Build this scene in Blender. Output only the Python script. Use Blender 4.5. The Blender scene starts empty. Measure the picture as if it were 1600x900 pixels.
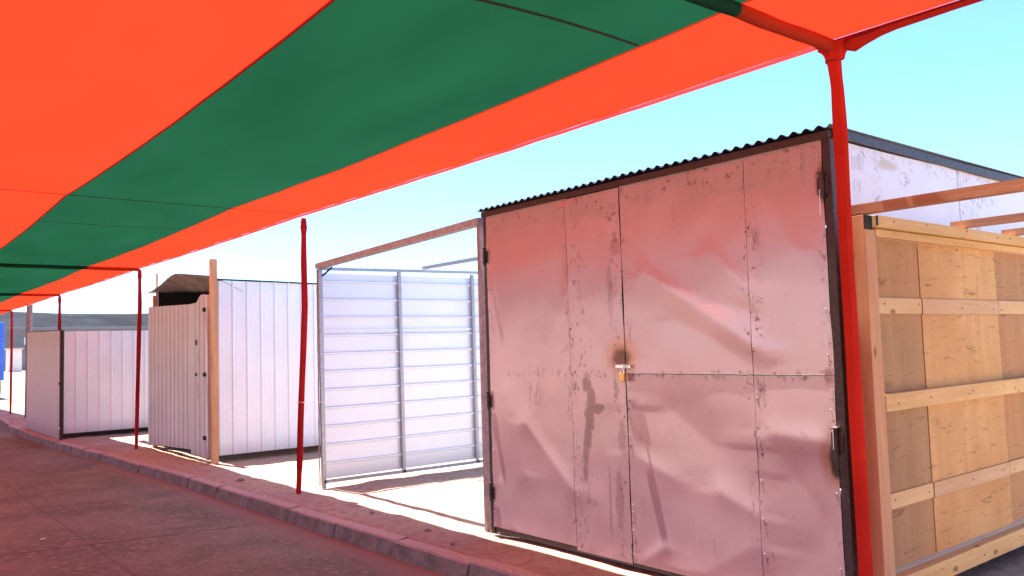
import bpy, bmesh, math, random
from mathutils import Vector, Matrix, noise
random.seed(7)
C = bpy.context.scene
COL = C.collection

# ------------------------------------------------------------------ camera
cam_d = bpy.data.cameras.new('camera'); cam = bpy.data.objects.new('camera', cam_d); COL.objects.link(cam)
R = ((0.7787109771812639, -0.020291318118469515, -0.6270546040229799),
     (-0.6266692557807554, -0.0728129992430973, -0.77587622144284),
     (-0.029914175178253156, 0.9971391726084378, -0.06941622701620279))
# columns of R are the camera's right / up / back axes in world space
M4 = Matrix(((R[0][0], R[0][1], -R[0][2], 0), (R[1][0], R[1][1], -R[1][2], 0), (R[2][0], R[2][1], -R[2][2], 0), (0, 0, 0, 1)))
M4 = Matrix(((R[0][0], R[0][1], R[0][2], 0), (R[1][0], R[1][1], R[1][2], 0), (R[2][0], R[2][1], R[2][2], 1.55), (0, 0, 0, 1)))
cam.matrix_world = M4
cam_d.sensor_width = 36.0; cam_d.lens = 36.0 * 1300 / 1600
cam_d.clip_start = 0.05; cam_d.clip_end = 3000
C.camera = cam

# ------------------------------------------------------------------ sky, sun, exposure
SUN_DIR = Vector((-0.05, 0.27, 1.0)).normalized()
w = bpy.data.worlds.new('World'); C.world = w; w.use_nodes = True
nt = w.node_tree
sky = nt.nodes.new('ShaderNodeTexSky'); sky.sky_type = 'NISHITA'; sky.sun_disc = False
sky.sun_elevation = math.asin(SUN_DIR.z); sky.sun_rotation = math.atan2(SUN_DIR.x, SUN_DIR.y)
sky.altitude = 800; sky.air_density = 1.0; sky.dust_density = .6; sky.ozone_density = .6
tint = nt.nodes.new('ShaderNodeMix'); tint.data_type = 'RGBA'; tint.blend_type = 'MULTIPLY'; tint.inputs[0].default_value = 1
tint.inputs[7].default_value = (.59, .85, 1.10, 1)
nt.links.new(sky.outputs[0], tint.inputs[6]); nt.links.new(tint.outputs[2], nt.nodes['Background'].inputs[0])
nt.nodes['Background'].inputs[1].default_value = 0.10
sl = bpy.data.lights.new('sun', 'SUN'); sl.energy = 5.0; sl.angle = math.radians(0.5); sl.color = (1.0, 0.965, 0.91)
so = bpy.data.objects.new('sun', sl); COL.objects.link(so)
so.rotation_euler = SUN_DIR.to_track_quat('Z', 'Y').to_euler(); so.location = (0, 0, 30)
C.view_settings.view_transform = 'Standard'; C.view_settings.look = 'None'
C.view_settings.exposure = 2.0; C.view_settings.gamma = 1.0
C.cycles.use_denoising = True
C.cycles.max_bounces = 12; C.cycles.diffuse_bounces = 8; C.cycles.glossy_bounces = 4
C.cycles.transmission_bounces = 6; C.cycles.sample_clamp_indirect = 12

# ------------------------------------------------------------------ material helpers
class NB:
    def __init__(s, name, rough=0.6, metal=0.0, color=(.5, .5, .5), spec=0.5):
        s.m = bpy.data.materials.new(name); s.m.use_nodes = True
        s.t = s.m.node_tree; s.b = s.t.nodes['Principled BSDF']
        s.b.inputs['Roughness'].default_value = rough; s.b.inputs['Metallic'].default_value = metal
        s.b.inputs['Base Color'].default_value = (*color, 1)
        s.b.inputs['Specular IOR Level'].default_value = spec
        s._pos = None
    def n(s, typ, **kw):
        k = s.t.nodes.new(typ)
        for a, v in kw.items(): setattr(k, a, v)
        return k
    def l(s, a, b): s.t.links.new(a, b)
    @property
    def pos(s):
        if s._pos is None: s._pos = s.n('ShaderNodeNewGeometry').outputs['Position']
        return s._pos
    def mapped(s, scale=(1, 1, 1), loc=(0, 0, 0), src=None):
        m = s.n('ShaderNodeMapping'); m.inputs['Scale'].default_value = scale; m.inputs['Location'].default_value = loc
        s.l(src or s.pos, m.inputs['Vector']); return m.outputs[0]
    def noise(s, scale=5, detail=4, rough=.55, vec=None, sc3=None, loc=(0, 0, 0), dist=0):
        k = s.n('ShaderNodeTexNoise'); k.inputs['Scale'].default_value = scale
        k.inputs['Detail'].default_value = detail; k.inputs['Roughness'].default_value = rough
        k.inputs['Distortion'].default_value = dist
        s.l(vec or s.mapped(sc3 or (1, 1, 1), loc), k.inputs['Vector']); return k.outputs[0]
    def ramp(s, v, a, b, ca=0., cb=1.):
        k = s.n('ShaderNodeMapRange'); k.interpolation_type = 'SMOOTHSTEP'
        for i, x in zip((1, 2, 3, 4), (a, b, ca, cb)): k.inputs[i].default_value = x
        s.l(v, k.inputs[0]); return k.outputs[0]
    def math(s, op, a, b=None, c=None):
        k = s.n('ShaderNodeMath'); k.operation = op
        for i, x in enumerate((a, b, c)):
            if x is None: continue
            if isinstance(x, (int, float)): k.inputs[i].default_value = x
            else: s.l(x, k.inputs[i])
        return k.outputs[0]
    def mix(s, f, a, b, mode='MIX'):
        k = s.n('ShaderNodeMix'); k.data_type = 'RGBA'; k.blend_type = mode
        for i, x in ((0, f), (6, a), (7, b)):
            if isinstance(x, (int, float)): k.inputs[i].default_value = x
            elif isinstance(x, tuple): k.inputs[i].default_value = (*x, 1)
            else: s.l(x, k.inputs[i])
        return k.outputs[2]
    def xyz(s):
        k = s.n('ShaderNodeSeparateXYZ'); s.l(s.pos, k.inputs[0]); return k.outputs
    def color(s, c): s.l(c, s.b.inputs['Base Color']); return s
    def bump(s, h, strength=.3, dist=.01):
        k = s.n('ShaderNodeBump'); k.inputs['Strength'].default_value = strength; k.inputs['Distance'].default_value = dist
        s.l(h, k.inputs['Height']); s.l(k.outputs[0], s.b.inputs['Normal']); return s
    def roughm(s, v): s.l(v, s.b.inputs['Roughness']); return s
    def blob(s, axes, c, r, warp=.5, wscale=9, soft=.35):
        """1 inside a noisy ellipse centred at c with radii r in the plane of two world axes"""
        X = s.xyz(); nz = s.noise(wscale, 4, .65)
        d = None
        for ax, ci, ri in zip(axes, c, r):
            q = s.math('DIVIDE', s.math('SUBTRACT', X[ax], float(ci)), float(ri)); q = s.math('MULTIPLY', q, q)
            d = q if d is None else s.math('ADD', d, q)
        d = s.math('SQRT', d)
        d = s.math('ADD', d, s.math('MULTIPLY', s.math('SUBTRACT', nz, .5), warp * 2))
        return s.ramp(d, 1 + soft, 1 - soft, 0., 1.)

def simple(name, col, rough=.6, metal=0., var=.25, scale=12, bump=.1):
    b = NB(name, rough, metal)
    n = b.noise(scale, 5, .6)
    c2 = tuple(x * (1 - var) for x in col)
    b.color(b.mix(b.ramp(n, .35, .65), c2, col)); b.bump(n, bump, .004)
    return b.m

def cloth(name, col, trans, fac=.55, dark=.12):
    m = bpy.data.materials.new(name); m.use_nodes = True; t = m.node_tree
    t.nodes.remove(t.nodes['Principled BSDF']); out = t.nodes['Material Output']
    g = t.nodes.new('ShaderNodeNewGeometry')
    mp = t.nodes.new('ShaderNodeMapping'); mp.inputs['Scale'].default_value = (1, .35, 1); t.links.new(g.outputs['Position'], mp.inputs[0])
    nz = t.nodes.new('ShaderNodeTexNoise'); nz.inputs['Scale'].default_value = 1.7; nz.inputs['Detail'].default_value = 5
    t.links.new(mp.outputs[0], nz.inputs['Vector'])
    mr = t.nodes.new('ShaderNodeMapRange'); mr.inputs[1].default_value = .3; mr.inputs[2].default_value = .7
    mr.inputs[3].default_value = 1 - dark; mr.inputs[4].default_value = 1; t.links.new(nz.outputs[0], mr.inputs[0])
    nz2 = t.nodes.new('ShaderNodeTexNoise'); nz2.inputs['Scale'].default_value = 260; nz2.inputs['Detail'].default_value = 2
    t.links.new(g.outputs['Position'], nz2.inputs['Vector'])
    bp = t.nodes.new('ShaderNodeBump'); bp.inputs['Strength'].default_value = .12; bp.inputs['Distance'].default_value = .002
    t.links.new(nz2.outputs[0], bp.inputs['Height'])
    def mul(c):
        k = t.nodes.new('ShaderNodeMix'); k.data_type = 'RGBA'; k.blend_type = 'MULTIPLY'; k.inputs[0].default_value = 1
        k.inputs[6].default_value = (*c, 1); t.links.new(mr.outputs[0], k.inputs[7]); return k.outputs[2]
    d = t.nodes.new('ShaderNodeBsdfDiffuse'); tr = t.nodes.new('ShaderNodeBsdfTranslucent'); mx = t.nodes.new('ShaderNodeMixShader')
    t.links.new(mul(col), d.inputs[0]); t.links.new(mul(trans), tr.inputs[0]); mx.inputs[0].default_value = fac
    t.links.new(bp.outputs[0], d.inputs['Normal'])
    t.links.new(d.outputs[0], mx.inputs[1]); t.links.new(tr.outputs[0], mx.inputs[2]); t.links.new(mx.outputs[0], out.inputs[0])
    return m

# ------------------------------------------------------------------ materials
M = {}
M['cloth_orange'] = cloth('orange_cloth', (.62, .055, .02), (.46, .022, .0075), .62)
M['cloth_green'] = cloth('green_cloth', (.03, .13, .085), (.0045, .038, .016), .55, .2)
M['cloth_hem'] = cloth('hem_cloth', (.60, .09, .08), (.44, .03, .025), .6)
M['cloth_beam'] = cloth('beam_cloth', (.60, .08, .04), (.40, .02, .008), .5)
M['cloth_red'] = cloth('red_sleeve_cloth', (.66, .040, .024), (.42, .014, .008), .12, .35)
M['cloth_red_shaded'] = cloth('shaded_red_sleeve_cloth', (.46, .022, .026), (.28, .008, .010), .18, .45)  # same red sleeve cloth, darkened for the weaker light on the farther poles
M['cord'] = simple('dark_cord', (.03, .035, .03), .8)

b = NB('dirt', .95, spec=.15)
n1 = b.noise(.6, 5, .6); n2 = b.noise(9, 8, .7); n3 = b.noise(70, 3, .7)
c = b.mix(b.ramp(n1, .35, .65), (.40, .285, .20), (.50, .375, .27))
c = b.mix(b.ramp(n2, .45, .7), c, (.30, .18, .13)); c = b.mix(b.ramp(n3, .58, .7), c, (.52, .40, .33))
b.color(c).bump(b.math('ADD', n2, b.math('MULTIPLY', n3, .5)), .7, .03); M['dirt'] = b.m

b = NB('road_concrete', .85, spec=.25)
X = b.xyz()
n1 = b.noise(.9, 6, .65, sc3=(1, 1, 1)); n2 = b.noise(14, 7, .7); n3 = b.noise(120, 3, .7)
c = b.mix(b.ramp(n1, .35, .68), (.13, .145, .092), (.22, .24, .15))
c = b.mix(b.ramp(n2, .5, .68), c, (.28, .29, .215)); c = b.mix(b.math('MULTIPLY', b.ramp(b.noise(2.6, 6, .7, loc=(4, 4, 0)), .52, .66), .5), c, (.30, .27, .20)); c = b.mix(b.ramp(n3, .6, .72), c, (.32, .33, .27))
c = b.mix(b.ramp(n3, .40, .30), c, (.10, .08, .075))
wob = b.math('MULTIPLY', b.math('SUBTRACT', b.noise(1.3, 3), .5), .05)
jm = None
def lineM(v, wd): 
    return b.ramp(b.math('ABSOLUTE', v), wd, wd * .35, 0., 1.)
js = [b.math('MULTIPLY', lineM(b.math('ADD', b.math('SUBTRACT', X[0], 1.80), wob), .014), .4)]
for yy in (-4.3, 2.0, 8.32, 14.75, 21.2, 27.6, 34.0):
    v = b.math('ADD', b.math('SUBTRACT', b.math('ADD', X[1], b.math('MULTIPLY', b.math('SUBTRACT', X[0], 2.2), .20)), yy), wob)
    js.append(lineM(v, .02))
v = b.math('ADD', b.math('SUBTRACT', b.math('ADD', X[1], b.math('MULTIPLY', b.math('SUBTRACT', X[0], 2.2), .30)), 10.25), wob)
js.append(b.math('MULTIPLY', lineM(v, .012), .6))
for j in js: jm = j if jm is None else b.math('MAXIMUM', jm, j)
c = b.mix(b.math('MULTIPLY', jm, b.ramp(b.noise(2.5, 4), .25, .5, .55, .95)), c, (.075, .04, .035))
dust = b.math('ADD', X[0], b.math('MULTIPLY', b.noise(3, 5, .65), .55))
dm = b.math('MULTIPLY', b.ramp(dust, 3.30, 3.72), .9)
c = b.mix(dm, c, (.27, .205, .15))
b.color(c).bump(b.math('SUBTRACT', b.math('ADD', n2, b.math('MULTIPLY', n3, .6)), b.math('MULTIPLY', jm, 1.2)), .5, .012); M['road'] = b.m

b = NB('kerb_concrete', .9, spec=.2)
n1 = b.noise(4, 6, .7); n2 = b.noise(45, 4, .7)
c = b.mix(b.ramp(n1, .35, .65), (.115, .11, .095), (.20, .19, .165)); c = b.mix(b.ramp(n2, .56, .72), c, (.27, .26, .23))
geo = b.n('ShaderNodeNewGeometry'); sp = b.n('ShaderNodeSeparateXYZ'); b.l(geo.outputs['Normal'], sp.inputs[0])
c = b.mix(b.math('MULTIPLY', b.ramp(sp.outputs[2], .55, .9), .85), c, b.mix(b.ramp(n2, .4, .6), (.44, .35, .28), (.56, .45, .36)))   # dust settled on the top
b.color(c).bump(b.math('ADD', n1, b.math('MULTIPLY', n2, .5)), .6, .01); M['kerb'] = b.m
M['bedding'] = simple('old_mortar', (.06, .05, .042), .95, 0, .4, 30, .4)

def painted_sheet(name, base, dirt_col, rough, amount, axes, extra=None, metal=0., seamlist=(), grime_h=.35, coat=0.):
    b = NB(name, rough, metal, spec=.5)
    n1 = b.noise(1.4, 5, .6); n2 = b.noise(26, 6, .75); n3 = b.noise(11, 4, .7, sc3=(1, 1, .35)); big = b.noise(2.2, 4, .6, loc=(3, 8, 1))
    c = b.mix(b.ramp(n1, .3, .7), tuple(x * .93 for x in base), base)
    X = b.xyz()
    near = b.ramp(big, .48, .64)
    near = b.math('MULTIPLY', near, .35)
    for (ax, v, wd) in seamlist:
        d = b.math('ABSOLUTE', b.math('SUBTRACT', X[ax], float(v)))
        near = b.math('MAXIMUM', near, b.ramp(d, wd, wd * .15, 0., 1.))
    spots = b.ramp(n2, .57, .62)
    smud = b.ramp(n3, .56, .68)
    gl = b.math('MULTIPLY', near, b.math('MAXIMUM', spots, b.math('MULTIPLY', smud, .55)))
    c = b.mix(b.math('MULTIPLY', gl, amount), c, dirt_col)
    c = b.mix(b.math('MULTIPLY', b.ramp(X[2], grime_h, 0.0), .45), c, tuple(x * .6 for x in dirt_col[:3]))
    if extra: c = extra(b, c)
    b.color(c)
    b.roughm(b.math('ADD', b.math('MULTIPLY', gl, .3), b.math('ADD', rough - .06, b.math('MULTIPLY', n1, .12))))
    b.bump(b.noise(7, 3, .5), .05, .01)
    if coat: b.b.inputs['Coat Weight'].default_value = coat; b.b.inputs['Coat Roughness'].default_value = .25
    return b.m

def shed_extra(b, c):
    A = (1, 2)
    # peeled paint stain left of the lock, running down
    nzw = None
    st_ = None
    for cc, rr, k in (((4.39, 1.25), (.05, .06), .7), ((4.35, 1.15), (.045, .09), .7), ((4.30, 1.09), (.08, .04), .7),
                      ((4.37, 1.02), (.045, .11), .7), ((4.39, .90), (.04, .10), .65), ((4.42, .77), (.03, .09), .55), ((4.43, .62), (.025, .06), .5),
                      ((4.10, .48), (.035, .20), .35), ((4.19, .45), (.012, .22), .35), ((4.06, .90), (.03, .10), .35), ((4.12, 1.9), (.03, .2), .25)):
        q = b.math('MULTIPLY', b.blob(A, cc, rr, .95, 13, .22), k); st_ = q if st_ is None else b.math('MAXIMUM', st_, q)
    c = b.mix(st_, c, (.17, .085, .085))
    # rust bloom round the lock hasp
    c = b.mix(b.math('MULTIPLY', b.blob(A, (4.03, 1.46), (.13, .11), .35, 14, .7), .7), c, (.48, .19, .06))
    c = b.mix(b.math('MULTIPLY', b.blob(A, (4.035, 1.44), (.085, .07), .4, 18, .55), .95), c, (.10, .03, .015))
    # burnt rust at the hinges of the near post
    c = b.mix(b.math('MULTIPLY', b.blob(A, (2.47, .88), (.08, .14), .4, 14, .5), .7), c, (.30, .11, .04))
    c = b.mix(b.math('MULTIPLY', b.blob(A, (2.455, .88), (.05, .10), .4, 18, .3), .98), c, (.03, .015, .012))
    c = b.mix(b.math('MULTIPLY', b.blob(A, (2.43, 2.40), (.06, .12), .4, 16, .4), .9), c, (.12, .05, .03))
    c = b.mix(b.math('MULTIPLY', b.blob(A, (2.48, 1.33), (.03, .045), .4, 22, .4), .7), c, (.18, .06, .04))
    c = b.mix(b.math('MULTIPLY', b.blob(A, (4.05, 2.22), (.05, .06), .5, 30, .3), .45), c, (.30, .14, .12))
    return c
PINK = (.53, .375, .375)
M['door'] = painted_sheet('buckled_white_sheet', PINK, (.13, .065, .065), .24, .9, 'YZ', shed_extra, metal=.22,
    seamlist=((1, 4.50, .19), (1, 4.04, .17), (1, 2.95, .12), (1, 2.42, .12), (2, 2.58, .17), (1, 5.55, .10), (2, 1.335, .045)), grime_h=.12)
def side_extra(b, c):
    c = b.mix(b.math('MULTIPLY', b.blob((0, 2), (4.85, 2.56), (.12, .03), .5, 12, .5), .6), c, (.45, .30, .12))
    for cc, rr in (((5.95, 2.5), (.13, .10)), ((6.15, 2.46), (.20, .07)), ((6.0, 2.2), (.10, .16)), ((4.72, 2.42), (.05, .16)), ((5.6, 2.56), (.12, .04)), ((5.05, 2.5), (.07, .04))):
        m = b.math('MULTIPLY', b.blob((0, 2), cc, rr, .8, 9, .5), b.ramp(b.noise(24, 5, .75), .5, .6))
        c = b.mix(b.math('MULTIPLY', m, .7), c, (.24, .19, .17))
    return c
M['side'] = painted_sheet('side_sheet', (.70, .69, .78), (.26, .20, .18), .4, .8, 'XZ', side_extra,
    seamlist=((0, 5.79, .12), (2, 2.60, .08)), grime_h=.1)
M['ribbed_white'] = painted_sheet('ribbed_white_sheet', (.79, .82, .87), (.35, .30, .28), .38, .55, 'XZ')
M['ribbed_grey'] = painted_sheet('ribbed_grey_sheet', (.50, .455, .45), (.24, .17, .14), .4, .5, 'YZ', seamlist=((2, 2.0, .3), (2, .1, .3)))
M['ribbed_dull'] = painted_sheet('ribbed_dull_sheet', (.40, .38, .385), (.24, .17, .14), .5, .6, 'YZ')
M['gate'] = painted_sheet('zinc_sheet', (.68, .73, .79), (.4, .38, .38), .34, .25, 'XZ', metal=.25)
M['galv'] = simple('galvanised_tube', (.36, .36, .40), .4, .55, .2, 30, .03)
M['primer'] = simple('red_primer_steel', (.33, .23, .22), .55, .1, .3, 20, .1)
M['darkiron'] = simple('dark_painted_iron', (.055, .026, .024), .55, .2, .5, 40, .3)
M['darkgrey'] = simple('dark_roof_edge', (.07, .06, .07), .5, .4, .4, 30, .2)
M['roofsheet'] = simple('weathered_roof_sheet', (.16, .15, .15), .5, .5, .4, 9, .1)
M['brass'] = simple('brass_lock', (.72, .42, .14), .35, .6, .15, 60, .05)
M['steel'] = simple('bright_steel', (.72, .70, .68), .28, .9, .15, 60, .05)
M['black'] = simple('black_matt', (.012, .011, .012), .8, 0, .3, 20, .1)
M['blue'] = simple('blue_paint', (.035, .13, .62), .45, 0, .2, 3, .03)
M['rubber'] = simple('tyre_rubber', (.02, .02, .02), .85)
M['roofunder'] = simple('brown_roof_sheet', (.46, .38, .36), .55, .1, .35, 5, .1)
M['stone'] = simple('stone_surface', (.26, .20, .17), .9, 0, .4, 40, .5)
M['scratch'] = simple('scratch_mark', (.30, .19, .19), .7, 0, .2, 50, 0)
M['greymark'] = simple('grey_mark', (.38, .33, .36), .8, 0, .3, 60, 0)

def wood(name, c1, c2, axis, knots=True, rough=.75, sc=1.0, stain=(.28, .15, .08), loc=(0, 0, 0)):
    b = NB(name, rough, spec=.2)
    s3 = [14 * sc] * 3; s3[axis] = .9 * sc
    n = b.noise(1.6, 7, .65, sc3=tuple(s3), loc=loc, dist=.6)
    f = b.noise(8, 5, .7, sc3=tuple(s3), loc=loc)
    c = b.mix(b.ramp(n, .3, .7), c1, c2)
    c = b.mix(b.math('MULTIPLY', b.ramp(f, .58, .7), .35), c, stain)
    big = b.noise(1.1, 5, .6, loc=(loc[0] + 5, loc[1], loc[2])); c = b.mix(b.math('MULTIPLY', b.ramp(big, .5, .75), .4), c, tuple(x * .72 for x in c1))
    if knots:
        k3 = [7.] * 3; k3[axis] = 3.2
        v = b.n('ShaderNodeTexVoronoi'); v.inputs['Scale'].default_value = 1; b.l(b.mapped(tuple(k3), loc), v.inputs['Vector'])
        c = b.mix(b.math('MULTIPLY', b.ramp(v.outputs[0], .14, .05), .75), c, (.16, .07, .03))
    b.color(c).bump(b.math('ADD', n, f), .25, .004)
    return b.m
M['pine_v'] = wood('pine_upright', (.50, .26, .13), (.60, .35, .19), 2)
M['pine_x'] = wood('pine_rail', (.58, .35, .135), (.70, .46, .20), 0)
M['pine_y'] = wood('pine_beam', (.33, .155, .085), (.43, .225, .13), 1)
M['pale_x'] = wood('pale_batten', (.60, .38, .18), (.67, .45, .23), 0, loc=(2, 1, 0))
def plymarks():
    for k in ('ply_pale', 'ply_dark', 'ply_mid'):
        m = M[k]; t = m.node_tree; bs = t.nodes['Principled BSDF']; ln = bs.inputs['Base Color'].links[0]; src = ln.from_socket
        g = t.nodes.new('ShaderNodeNewGeometry'); mp = t.nodes.new('ShaderNodeMapping'); mp.inputs['Scale'].default_value = (3, 3, 16); t.links.new(g.outputs['Position'], mp.inputs[0])
        nz = t.nodes.new('ShaderNodeTexNoise'); nz.inputs['Scale'].default_value = 1.6; nz.inputs['Detail'].default_value = 8; nz.inputs['Roughness'].default_value = .7; nz.inputs['Distortion'].default_value = 1.2; t.links.new(mp.outputs[0], nz.inputs['Vector'])
        mr = t.nodes.new('ShaderNodeMapRange'); mr.inputs[1].default_value = .57; mr.inputs[2].default_value = .66; mr.inputs[4].default_value = .7; t.links.new(nz.outputs[0], mr.inputs[0])
        n2 = t.nodes.new('ShaderNodeTexNoise'); n2.inputs['Scale'].default_value = 1.3; n2.inputs['Detail'].default_value = 5; t.links.new(g.outputs['Position'], n2.inputs['Vector'])
        m2 = t.nodes.new('ShaderNodeMapRange'); m2.inputs[1].default_value = .42; m2.inputs[2].default_value = .66; m2.inputs[4].default_value = .7; t.links.new(n2.outputs[0], m2.inputs[0])
        a = t.nodes.new('ShaderNodeMix'); a.data_type = 'RGBA'; a.inputs[7].default_value = (.46, .22, .075, 1); t.links.new(m2.outputs[0], a.inputs[0]); t.links.new(src, a.inputs[6])
        c_ = t.nodes.new('ShaderNodeMix'); c_.data_type = 'RGBA'; c_.inputs[7].default_value = (.15, .075, .04, 1); t.links.new(mr.outputs[0], c_.inputs[0]); t.links.new(a.outputs[2], c_.inputs[6])
        t.links.new(c_.outputs[2], bs.inputs['Base Color'])
M['mid_x'] = wood('worn_batten', (.54, .32, .165), (.60, .39, .22), 0, loc=(6, 1, 0))
M['ply_pale'] = wood('pale_plywood', (.58, .32, .125), (.64, .39, .165), 2, knots=False, sc=.22)
M['ply_dark'] = wood('brown_plywood', (.34, .195, .09), (.42, .25, .12), 2, knots=False, sc=.3, loc=(4, 0, 0))
M['ply_mid'] = wood('orange_plywood', (.36, .19, .085), (.46, .25, .11), 2, knots=False, sc=.3, loc=(1, 3, 0))

plymarks()
# ------------------------------------------------------------------ mesh helpers
def link(o, parent=None):
    COL.objects.link(o)
    if parent is not None:
        o.parent = parent
    return o
def tag(o, label, cat, group=None):
    o['label'] = label; o['category'] = cat
    if group: o['group'] = group
    return o
def thing(name, loc, label, cat, group=None):
    o = bpy.data.objects.new(name, None); o.location = loc; o.empty_display_size = .2
    COL.objects.link(o); return tag(o, label, cat, group)
def origin_of(parent):
    v = Vector((0, 0, 0)); p = parent
    while p is not None: v += p.location; p = p.parent
    return v
def obj(name, bm, mats, parent=None, smooth=False, label=None):
    """verts in world metres; stored relative to the parent's place"""
    me = bpy.data.meshes.new(name)
    if parent is not None: bmesh.ops.translate(bm, verts=bm.verts, vec=-origin_of(parent))
    bmesh.ops.recalc_face_normals(bm, faces=bm.faces) if not getattr(bm, 'keep', False) else None
    bm.to_mesh(me); bm.free()
    for m in (mats if isinstance(mats, (list, tuple)) else [mats]): me.materials.append(m)
    if smooth:
        for p in me.polygons: p.use_smooth = True
        me.set_sharp_from_angle(angle=math.radians(38))
    o = bpy.data.objects.new(name, me); link(o, parent)
    if label: o['label'] = label
    return o
def box(bm, lo, hi, bev=0.0, mi=0):
    lo, hi = Vector(lo), Vector(hi); c = (lo + hi) / 2; s = hi - lo
    r = bmesh.ops.create_cube(bm, size=1, matrix=Matrix.Translation(c) @ Matrix.Diagonal((*s, 1)))
    if bev:
        es = list({e for v in r['verts'] for e in v.link_edges})
        q = bmesh.ops.bevel(bm, geom=es, offset=bev, segments=2, profile=.6, affect='EDGES')
    if mi:
        for f in {f for v in r['verts'] if v.is_valid for f in v.link_faces}: f.material_index = mi
    return bm
def beam(bm, a, b, wd, ht, bev=.002, up=(0, 0, 1), warp=0.0, seg=1):
    """rectangular bar from a to b: width across, height along up"""
    a, b = Vector(a), Vector(b); d = (b - a).normalized(); up = Vector(up)
    s = d.cross(up)
    if s.length < 1e-4: s = d.cross(Vector((1, 0, 0)))
    s.normalize(); u = s.cross(d).normalized()
    rings = []
    for i in range(seg + 1):
        t = i / seg; p = a.lerp(b, t)
        if warp: p = p + s * (warp * math.sin(t * 5 + a.x)) * math.sin(t * math.pi) + u * warp * .6 * math.sin(t * 7 + 1) * math.sin(t * math.pi)
        rings.append([bm.verts.new(p + s * x * wd / 2 + u * y * ht / 2) for x, y in ((-1, -1), (1, -1), (1, 1), (-1, 1))])
    fs = []
    for r0, r1 in zip(rings, rings[1:]):
        for i in range(4): fs.append(bm.faces.new((r0[i], r0[(i + 1) % 4], r1[(i + 1) % 4], r1[i])))
    fs.append(bm.faces.new(rings[0][::-1])); fs.append(bm.faces.new(rings[-1]))
    if bev:
        es = [e for e in {e for f in fs for e in f.edges} if e.calc_face_angle(0) > .6]
        bmesh.ops.bevel(bm, geom=es, offset=bev, segments=1, affect='EDGES')
    return bm
def tube(bm, pts, rad, n=12, cap=True, squash=None):
    pts = [Vector(p) for p in pts]; rads = rad if isinstance(rad, (list, tuple)) else [rad] * len(pts)
    rings = []
    for i, p in enumerate(pts):
        d = (pts[min(i + 1, len(pts) - 1)] - pts[max(i - 1, 0)]).normalized()
        s = d.cross(Vector((.3, .9, .1)) if abs(d.y) < .8 else Vector((1, 0, .1))).normalized(); u = s.cross(d)
        rr = rads[i]
        rings.append([bm.verts.new(p + (s * math.cos(2 * math.pi * k / n) + u * math.sin(2 * math.pi * k / n)) *
                      (rr * (1 + (squash(i, k) if squash else 0)))) for k in range(n)])
    for r0, r1 in zip(rings, rings[1:]):
        for k in range(n): bm.faces.new((r0[k], r0[(k + 1) % n], r1[(k + 1) % n], r1[k]))
    if cap: bm.faces.new(rings[0][::-1]); bm.faces.new(rings[-1])
    return bm
def grid(bm, us, vs, fn, mi=None, thick=None):
    """sheet over us x vs; thick = vector: closes it into a thin solid"""
    A = [[bm.verts.new(fn(u, v)) for v in vs] for u in us]
    for i in range(len(us) - 1):
        for j in range(len(vs) - 1):
            f = bm.faces.new((A[i][j], A[i + 1][j], A[i + 1][j + 1], A[i][j + 1]))
            if mi: f.material_index = mi(us[i], vs[j])
    if thick is not None:
        T = Vector(thick)
        B = [[bm.verts.new(a.co + T) for a in row] for row in A]
        for i in range(len(us) - 1):
            for j in range(len(vs) - 1):
                f = bm.faces.new((B[i][j + 1], B[i + 1][j + 1], B[i + 1][j], B[i][j]))
                if mi: f.material_index = mi(us[i], vs[j])
        n, m = len(us) - 1, len(vs) - 1
        for i in range(n):
            bm.faces.new((A[i][0], B[i][0], B[i + 1][0], A[i + 1][0])); bm.faces.new((A[i + 1][m], B[i + 1][m], B[i][m], A[i][m]))
        for j in range(m):
            bm.faces.new((A[0][j + 1], B[0][j + 1], B[0][j], A[0][j])); bm.faces.new((A[n][j], B[n][j], B[n][j + 1], A[n][j + 1]))
    return bm
def lin(a, b, n): return [a + (b - a) * i / n for i in range(n + 1)]
def N(x, y, z=0., s=1.): return noise.noise(Vector((x * s, y * s, z * s)))
RIB = .215
def ribs(a, b, phase=0., period=RIB, rw=.020, h=.018, minor=True):
    """(coordinate, height) samples of a trapezoid-rib roofing profile between a and b"""
    out = [(a, 0)]; k = math.floor((a - phase) / period)
    while phase + k * period < b + rw:
        c = phase + k * period
        for dx, hh in ((-rw, 0), (-rw * .45, h), (rw * .45, h), (rw, 0)):
            if a < c + dx < b: out.append((c + dx, hh))
        if minor:
            for f in (.33, .66):
                cc = c + period * f
                for dx, hh in ((-.012, 0), (-.005, .0012), (.005, .0012), (.012, 0)):
                    if a < cc + dx < b: out.append((cc + dx, hh))
        k += 1
    out.append((b, 0)); out.sort(); return out

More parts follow.
